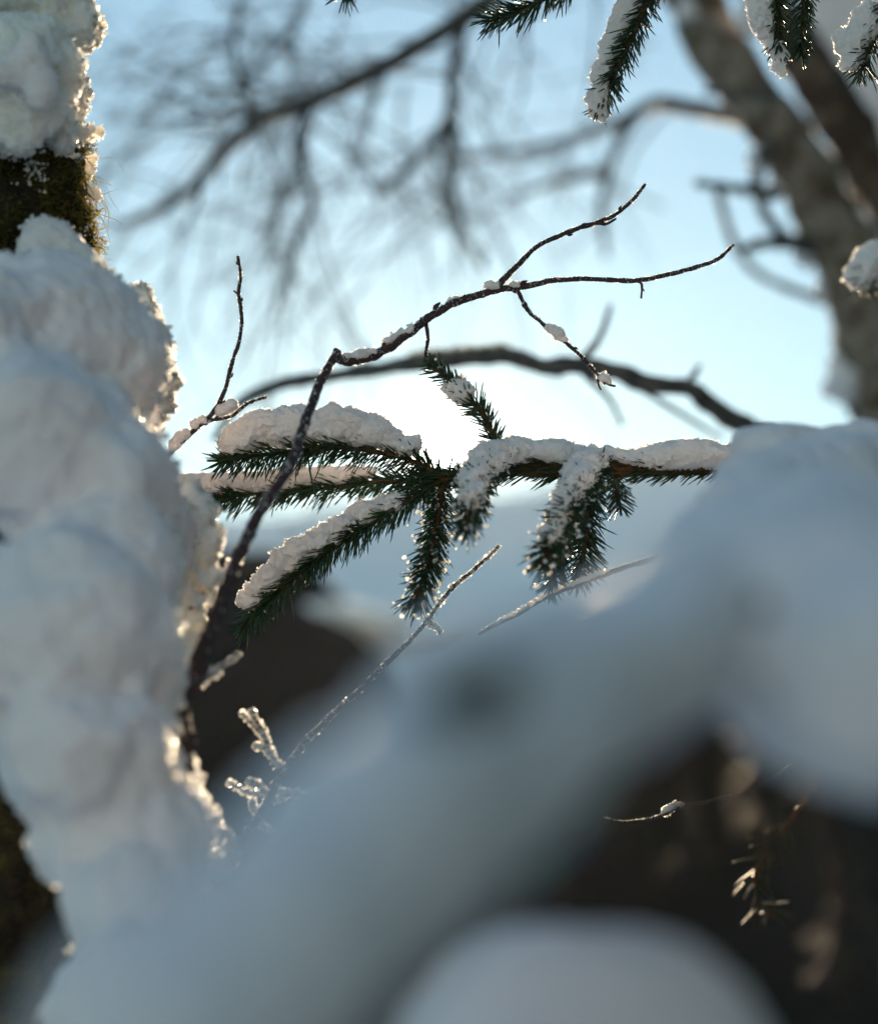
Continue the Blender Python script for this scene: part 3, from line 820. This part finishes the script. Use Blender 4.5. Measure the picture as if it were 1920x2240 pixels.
# ------------------------------------------------------------------ mossy trunk on the left
mt = empty('mossy_trunk', (*at(-70, 400, .97)[:2], 0.0), 'dark mossy tree trunk half buried in clinging snow', 'tree')
tp = spline(np.vstack([[at(-60, 2240, .97)[0] - .02, at(-60, 2240, .97)[1], gz(-.26, .9) - .05], pts([(-40, 2000, .97), (-20, 1500, .97), (-40, 1000, .97), (-60, 500, .97), (-75, 200, .97), (-60, -200, .98), (-40, -900, 1.02)])]), 60)
mb = MB(); tube(mb, tp, [.075, .07, .066, .062, .058, .056, .054], 96, .13, 60)
trunk_skin = mb.v[0]
mb.build('trunk', M['bark_moss'], mt)
mb = MB()
def strand(mb, p, d, L, w, curl=.5, n=5):
    P = [p]; d = nrm(d)
    for i in range(n):
        d = nrm(d + rng.normal(size=3) * curl * .5 + [0, 0, -.12]); P.append(P[-1] + d * L / n)
    P = np.array(P); s = nrm(np.cross(nrm(np.gradient(P, axis=0)), rng.normal(size=3))) * w * np.linspace(1, .25, n + 1)[:, None]
    V = np.vstack([P - s, P + s]); i = np.arange(n)
    mb.add(V, np.stack([i, i + 1, i + n + 2, i + n + 1], -1))
TV = trunk_skin
zlo, zhi = at(0, 660, .93)[2], at(0, 190, .93)[2]
TV = TV[(TV[:, 2] > zlo) & (TV[:, 2] < zhi)]
def on_trunk():
    p = TV[rng.integers(0, len(TV))] + rng.normal(size=3) * [.0015, .0015, .004]
    c = tp[np.argmin(np.abs(tp[:, 2] - p[2]))]
    o = p - c; o[2] = 0
    return p, nrm(o)
n_m = 0
while n_m < 9000:
    p, o = on_trunk()
    if o[1] > .55 or noise3(p[None], 85)[0] < -.2: continue
    strand(mb, p - o * .001, o * .8 + rng.normal(size=3) * .55, rng.uniform(.004, .010), rng.uniform(.0004, .0010), .9, 4); n_m += 1
for _ in range(240):                                     # the hanging tuft on the sunny side
    p = at(rng.uniform(150, 190), rng.uniform(330, 440), rng.uniform(.95, 1.0))
    strand(mb, p, np.array([.12, 0, -.8]) + rng.normal(size=3) * .35, rng.uniform(.01, .035), .0004, .5, 7)
for _ in range(90):
    p = at(rng.uniform(140, 180), rng.uniform(420, 470), rng.uniform(.95, 1.0))
    strand(mb, p, np.array([.05, 0, -1]) + rng.normal(size=3) * .12, rng.uniform(.01, .025), .0005, .3, 7)
mo = mb.build('moss', M['moss'], mt); mo['kind'] = 'stuff'
mb = MB()                                                # flecks of snow caught in the moss
C = []
for _ in range(16000):
    p, o = on_trunk()
    if o[1] < .4 and noise3(p[None], 42, 40)[0] + .4 * noise3(p[None], 260, 11)[0] > .46: C.append(p + o * rng.uniform(.001, .0045))
grains(mb, np.array(C), rng.uniform(.0003, .0011, len(C)), 0, .8)
fl = mb.build('snow_flecks', M['snow'], mt); fl['kind'] = 'stuff'

def px_blob(lst, h, mats, name, label, k=.008, amp=.003, scale=40, famp=.0008, fscale=300, gn=2000, gr=(.0005, .0014), deep=1.0, cat='snow', root=None, seed=0., gbias=-.15):
    mb = MB()
    C = pts([(a[0], a[1], a[4]) for a in lst])
    R = np.array([(a[2] * K * a[4], (a[5] if len(a) > 5 else min(a[2], a[3]) * K * a[4] * deep), a[3] * K * a[4]) for a in lst])
    mg = blob(mb, C, R, h, k, amp, scale, famp, fscale, gn=gn, gr=gr, seed=seed, gbias=gbias)
    o = mb.build(name, mats, root)
    if mg:
        g = mg.build('ice_grains', [M['ice'], M['plate']], o); g['kind'] = 'stuff'
    if root is None: tag(o, label, cat)
    return o

# icy crust above the moss
px_blob([(60, -60, 150, 120, .93), (120, 30, 92, 80, .93), (180, 60, 36, 50, .95), (196, 85, 14, 26, .95), (60, 140, 110, 110, .91), (130, 130, 50, 110, .94), (168, 200, 16, 60, .95), (150, 190, 26, 70, .95), (60, 230, 90, 70, .905), (130, 250, 36, 60, .93), (165, 236, 12, 22, .95), (183, 228, 5, 14, .95),
         (158, 262, 14, 8, .95), (172, 255, 6, 6, .95), (165, 296, 22, 9, .95), (184, 292, 9, 5, .95), (140, 300, 22, 30, .935), (30, 290, 60, 40, .905)],
        .0011, M['icy'], 'snow_crust', 'icy golden-edged snow crust clinging to the trunk above the moss', k=.004, amp=.0034, scale=120, famp=.0022, fscale=330, gn=7000, gr=(.0005, .0016), gbias=-.35)
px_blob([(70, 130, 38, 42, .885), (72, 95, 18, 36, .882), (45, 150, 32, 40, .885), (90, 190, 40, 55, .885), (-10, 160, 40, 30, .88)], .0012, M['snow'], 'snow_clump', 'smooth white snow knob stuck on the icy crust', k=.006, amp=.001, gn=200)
px_blob([(204, 424, 16, 14, .96), (192, 416, 10, 10, .96), (214, 428, 10, 10, .96)], .0006, M['icy'], 'snow_clump', 'tiny snow lump dangling from the moss tuft', k=.002, amp=.0008, scale=250, gn=150, gr=(.0003, .0007))
px_blob([(196, 370, 10, 24, .96), (200, 352, 8, 12, .96), (188, 345, 12, 5, .96)], .0006, M['icy'], 'snow_clump', 'sliver of icy snow caught in the moss tuft', k=.002, amp=.0008, scale=250, gn=120, gr=(.0003, .0007))
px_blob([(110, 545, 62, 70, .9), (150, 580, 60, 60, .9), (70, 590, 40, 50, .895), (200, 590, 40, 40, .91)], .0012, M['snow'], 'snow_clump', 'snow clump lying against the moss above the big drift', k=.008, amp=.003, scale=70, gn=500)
# the heaped drift below the moss
drift = [(110, 790, 240, 230, .86, .055), (220, 790, 130, 170, .88, .035), (300, 800, 58, 90, .9, .02), (-60, 760, 200, 160, .82, .05), (60, 960, 200, 210, .78, .04), (180, 930, 130, 130, .81, .035), (215, 1060, 160, 150, .79, .035), (265, 1060, 110, 120, .81, .03), (285, 1190, 120, 130, .82, .03), (352, 1170, 58, 90, .85, .025), (345, 1290, 48, 130, .84, .025), (220, 1230, 170, 140, .77, .035),
         (130, 1380, 220, 230, .73, .04), (260, 1450, 130, 170, .77, .035), (340, 1500, 50, 80, .83, .02), (180, 1640, 190, 190, .72, .04), (300, 1640, 85, 110, .77, .03), (365, 1720, 62, 80, .8, .025), (300, 1850, 150, 150, .73, .035), (420, 1840, 64, 76, .8, .02), (400, 1960, 66, 110, .78, .02), (300, 2020, 150, 160, .7, .035), (-40, 1300, 140, 120, .74, .03), (-60, 1500, 130, 120, .72, .03), (150, 1850, 80, 120, .72, .03), (280, 2200, 190, 160, .66, .04)]
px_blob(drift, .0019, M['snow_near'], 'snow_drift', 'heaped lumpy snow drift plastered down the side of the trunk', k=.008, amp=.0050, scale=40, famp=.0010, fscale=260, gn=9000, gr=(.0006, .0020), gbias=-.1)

def fringe(lst, n, label, d=.86, rr=(8, 22), gn=2500):
    Q = spline(np.array(lst, float), 12)
    idx = rng.integers(0, len(Q), n)
    rad = rng.uniform(rr[0], rr[1], n)
    L = [(Q[i, 0] + rng.normal() * Q[i, 2], Q[i, 1] + rng.normal() * 8, r, r * rng.uniform(.7, 1.2), d + rng.normal() * .006) for i, r in zip(idx, rad)]
    L += [(q[0] - 4, q[1], 12, 16, d) for q in Q[::2]]
    px_blob(L, .0011, M['icy'], 'snow_crust', label, k=.003, amp=.0016, scale=130, famp=.001, fscale=380, gn=gn, gr=(.0005, .0018), gbias=-.6)
fringe([(405, 1075, 12), (434, 1130, 14), (438, 1200, 15), (415, 1270, 20), (405, 1340, 18), (398, 1400, 13), (385, 1450, 8)], 140, 'golden granular snow crust along the edge of the drift, beside the forked twig', d=.875)
fringe([(372, 1530, 6), (372, 1590, 8), (375, 1650, 8), (405, 1690, 8), (425, 1740, 8), (435, 1775, 6)], 50, 'thin golden crust edge low on the drift, above the slanting twig', d=.84, rr=(7, 14), gn=1200)
fringe([(375, 1810, 6), (410, 1790, 8), (440, 1800, 8), (465, 1825, 10), (482, 1855, 10), (470, 1890, 8)], 60, 'golden crust lip on the drift where the slanting twig starts', d=.84, rr=(7, 16), gn=1200)
fringe([(290, 640, 5), (335, 715, 6), (358, 790, 8), (356, 860, 10), (340, 920, 8)], 60, 'sparkling crust edge on the upper bulge of the drift', d=.92, rr=(6, 14), gn=2500)

# ------------------------------------------------------------------ blurred snowy bough in front
def bd(d): return d * (.82 + .18 * min(max((d - .5) / .25, 0), 1))
wb = empty('snow_laden_bough', at(2200, 1300, .7), 'big blurred bough under thick snow slanting across the foreground', 'bough')
cl = [(2300, 1150, .7), (1950, 1250, .56), (1700, 1330, .48), (1500, 1420, .44), (1300, 1530, .4), (1100, 1650, .36), (900, 1760, .335), (700, 1920, .3), (450, 2130, .275), (200, 2380, .25)]
P = spline(pts([(c[0], c[1], bd(c[2])) for c in cl]), 10)
mb = MB(); tube(mb, P, [.011, .008, .005, .003], 12, .2, 100); mb.build('stem', M['stem'], wb)
mb = MB(); needles(mb, P, .014, 1800, .8, w=.0007, down=.5)
for path in ([(1400, 1480, .62), (1330, 1650, .66), (1250, 1780, .68)], [(1250, 1560, .6), (1150, 1750, .66), (1080, 1850, .68)], [(1050, 1700, .6), (980, 1880, .62), (880, 1980, .62)]):
    tube(mb, spline(pts(path), 10), [.002, .001], 6, mat=1)
    needles(mb, spline(pts(path), 10), .016, 4200, .7, w=.0007)
for path in ([(1200, 1600, .48), (1140, 1760, .48), (1085, 1900, .48)], [(1280, 1580, .48), (1215, 1720, .48), (1160, 1880, .48)], [(1240, 1600, .5), (1180, 1760, .5), (1120, 1880, .5)], [(1130, 1650, .48), (1070, 1780, .48), (1010, 1910, .48)]):
    tube(mb, spline(pts(path), 10), [.002, .001], 6, mat=1)
    needles(mb, spline(pts(path), 10), .011, 9500, .7, w=.0007)
for path in ([(1500, 1430, .46), (1530, 1620, .5), (1490, 1800, .54), (1500, 1900, .56)], [(1720, 1480, .48), (1650, 1680, .52), (1690, 1860, .56)], [(1590, 1450, .46), (1440, 1660, .5), (1330, 1830, .54)], [(1850, 1560, .48), (1800, 1760, .52), (1840, 1960, .54), (1800, 2150, .56)]):
    Q = spline(pts(path), 10)
    mt2 = MB(); tube(mt2, Q, [.0035, .002], 7, .3, 200); mt2.build('side_twig', M['twig'], wb)
    needles(mb, Q, .012, 600, .8, w=.0005, mat=1)
nd = mb.build('needles', [M['needle'], M['needle_dry']], wb); nd['kind'] = 'stuff'
def chain(lst, n=8):                                     # lobes (px, py, radius in px, distance) run together
    return [(q[0], q[1], q[2], q[2] * .8, bd(q[3]), q[2] * K * bd(q[3]) * 1.3) for q in spline(np.array(lst, float), n)]
px_blob([(1635, 968, 34, 30, .83), (1690, 990, 80, 66, .82), (1760, 975, 60, 46, .84), (1815, 990, 70, 56, .82), (1900, 985, 80, 66, .82)]
        + chain([(1990, 1130, 160, .82), (1740, 1120, 150, .78), (1610, 1210, 140, .68), (1480, 1330, 130, .55), (1330, 1430, 115, .47), (1190, 1500, 110, .41), (1060, 1570, 110, .37), (950, 1680, 105, .345), (840, 1820, 105, .32), (725, 1970, 112, .3), (570, 2150, 145, .28), (340, 2360, 200, .26)], 7)
        + chain([(2000, 1250, 200, .66), (1800, 1280, 190, .58), (1640, 1330, 150, .52), (1470, 1390, 120, .46), (1310, 1510, 105, .41), (1140, 1630, 100, .37), (970, 1720, 100, .345), (820, 1850, 98, .32), (690, 2000, 98, .3), (540, 2190, 130, .28)], 7)
        + chain([(1450, 1380, 90, .56), (1260, 1500, 95, .56), (1080, 1630, 95, .56), (950, 1720, 95, .54)], 6)  # hidden back lobes, added to keep sun off the mound
        + chain([(1640, 1290, 130, .52), (1720, 1370, 130, .49), (1760, 1450, 110, .48), (1810, 1530, 110, .47)], 5)
        + chain([(1780, 1180, 180, .62), (1880, 1350, 190, .5), (1900, 1480, 170, .46), (1960, 1590, 140, .46)], 6),
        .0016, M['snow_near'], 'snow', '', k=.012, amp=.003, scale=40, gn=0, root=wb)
# dark tuft of needles breaking through the snow
mb = MB(); needles(mb, spline(pts([(1110, 1475, .275), (1020, 1525, .266), (930, 1595, .258)]), 8), .0052, 9000, .6, w=.0007)
nd = mb.build('needle_tuft', M['needle'], wb); nd['kind'] = 'stuff'

px_blob([(1280, 2375, 430, 360, .4, .034), (1200, 2720, 430, 420, .38, .06)],
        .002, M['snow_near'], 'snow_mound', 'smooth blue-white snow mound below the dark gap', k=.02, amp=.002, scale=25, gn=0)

# ------------------------------------------------------------------ bare shrubs on the slope
for k, (px, py, d, sz, lb) in enumerate([(1010, 1330, 12, .9, 'low frosted shrub on the slope, between the hanging shoot and the slanting twig')]):
    p = at(px, py, d)
    p[2] = gz(p[0], p[1])
    r = empty('shrub', p, lb, 'shrub')
    mb = MB()
    for _ in range(12):
        grow(mb, p + [rng.normal() * .05, rng.normal() * .05, 0], np.array([rng.normal() * .5, rng.normal() * .5, 1]), sz * rng.uniform(.6, 1.2), .006, 1, -.1)
    o = mb.build('branches', M['limb'], r); o['kind'] = 'stuff'

# ------------------------------------------------------------------ out-of-frame spruces, added only to shade the near snow
def spruce_meshes():
    mt_, mc = MB(), MB()
    H = 9.0
    tube(mt_, spline([[0, 0, -.3], [0.03, 0, 4], [0, 0, H]], 6), [.16, .1, .02], 10, .1, 3)
    for w in range(34):
        z = .7 + (H - 1) * w / 34
        L = 1.9 * (1 - z / H) ** .8 + .15
        for b_ in range(9):
            a = b_ * 2 * math.pi / 9 + w * .7 + rng.normal() * .15
            o = np.array([math.cos(a), math.sin(a), 0]); sd = np.array([-o[1], o[0], 0])
            l = L * rng.uniform(.8, 1.1)
            c = [np.array([0, 0, z]) + o * l * t + np.array([0, 0, -.35 * l * t * t + .1 * l * t]) for t in (0, .3, .6, .85, 1)]
            wd = np.array([.05, .2, .22, .13, .01]) * max(l, .4)
            V = np.vstack([np.array(c) - sd * wd[:, None] + [0, 0, -.04], np.array(c), np.array(c) + sd * wd[:, None] + [0, 0, -.04]])
            V += rng.normal(size=V.shape) * .03
            i = np.arange(4)
            mc.add(V, np.vstack([np.stack([i, i + 1, i + 6, i + 5], -1), np.stack([i + 5, i + 6, i + 11, i + 10], -1)]))
    return mt_, mc
mt_, mc = spruce_meshes()
tr0 = empty('shade_spruce', (0, 0, 0), 'out-of-frame dark spruce added to shade the near snow', 'tree', 'added shading spruces')
trunk0 = mt_.build('trunk', M['bark_brown'], tr0, ); crown0 = mc.build('crown', M['needle'], tr0)
spots = [(2.4, -1.2), (3.0, 1.2), (2.6, -4.6), (-3.2, -2.2)]
for i, (x, y) in enumerate(spots):
    if i == 0: r = tr0
    else:
        r = tr0.copy(); sc.collection.objects.link(r)
        for ch in (trunk0, crown0):
            c = ch.copy(); sc.collection.objects.link(c); c.parent = r
    r.location = (x, y, gz(x, y)); r.rotation_euler = (0, 0, i * 1.3); f = .85 + .3 * ((i * 37) % 10) / 10
    r.scale = (f, f, f)

# ------------------------------------------------------------------ thin frosty air
mb = MB()
lo, hi = np.array([-410., -210., -23.]), np.array([410., 430., 21.])
V = [[(lo, hi)[i][0], (lo, hi)[j][1], (lo, hi)[k][2]] for i in (0, 1) for j in (0, 1) for k in (0, 1)]
mb.add(V, [[0, 1, 3, 2], [4, 6, 7, 5], [0, 4, 5, 1], [2, 3, 7, 6], [0, 2, 6, 4], [1, 5, 7, 3]])
hm = bpy.data.materials.new('frosty_air'); hm.use_nodes = True
nt = hm.node_tree; nt.nodes.clear()
ho = nt.nodes.new('ShaderNodeOutputMaterial'); hv = nt.nodes.new('ShaderNodeVolumePrincipled')
hv.inputs['Color'].default_value = (.97, .98, 1, 1)
hv.inputs['Density'].default_value = .00019
hv.inputs['Density Attribute'].default_value = ''
hv.inputs['Anisotropy'].default_value = .7
nt.links.new(hv.outputs[0], ho.inputs['Volume'])
hz_o = mb.build('haze', hm, smooth=False); hz_o['kind'] = 'stuff'; hz_o['label'] = 'thin frosty air glowing round the low sun'; hz_o['category'] = 'haze'
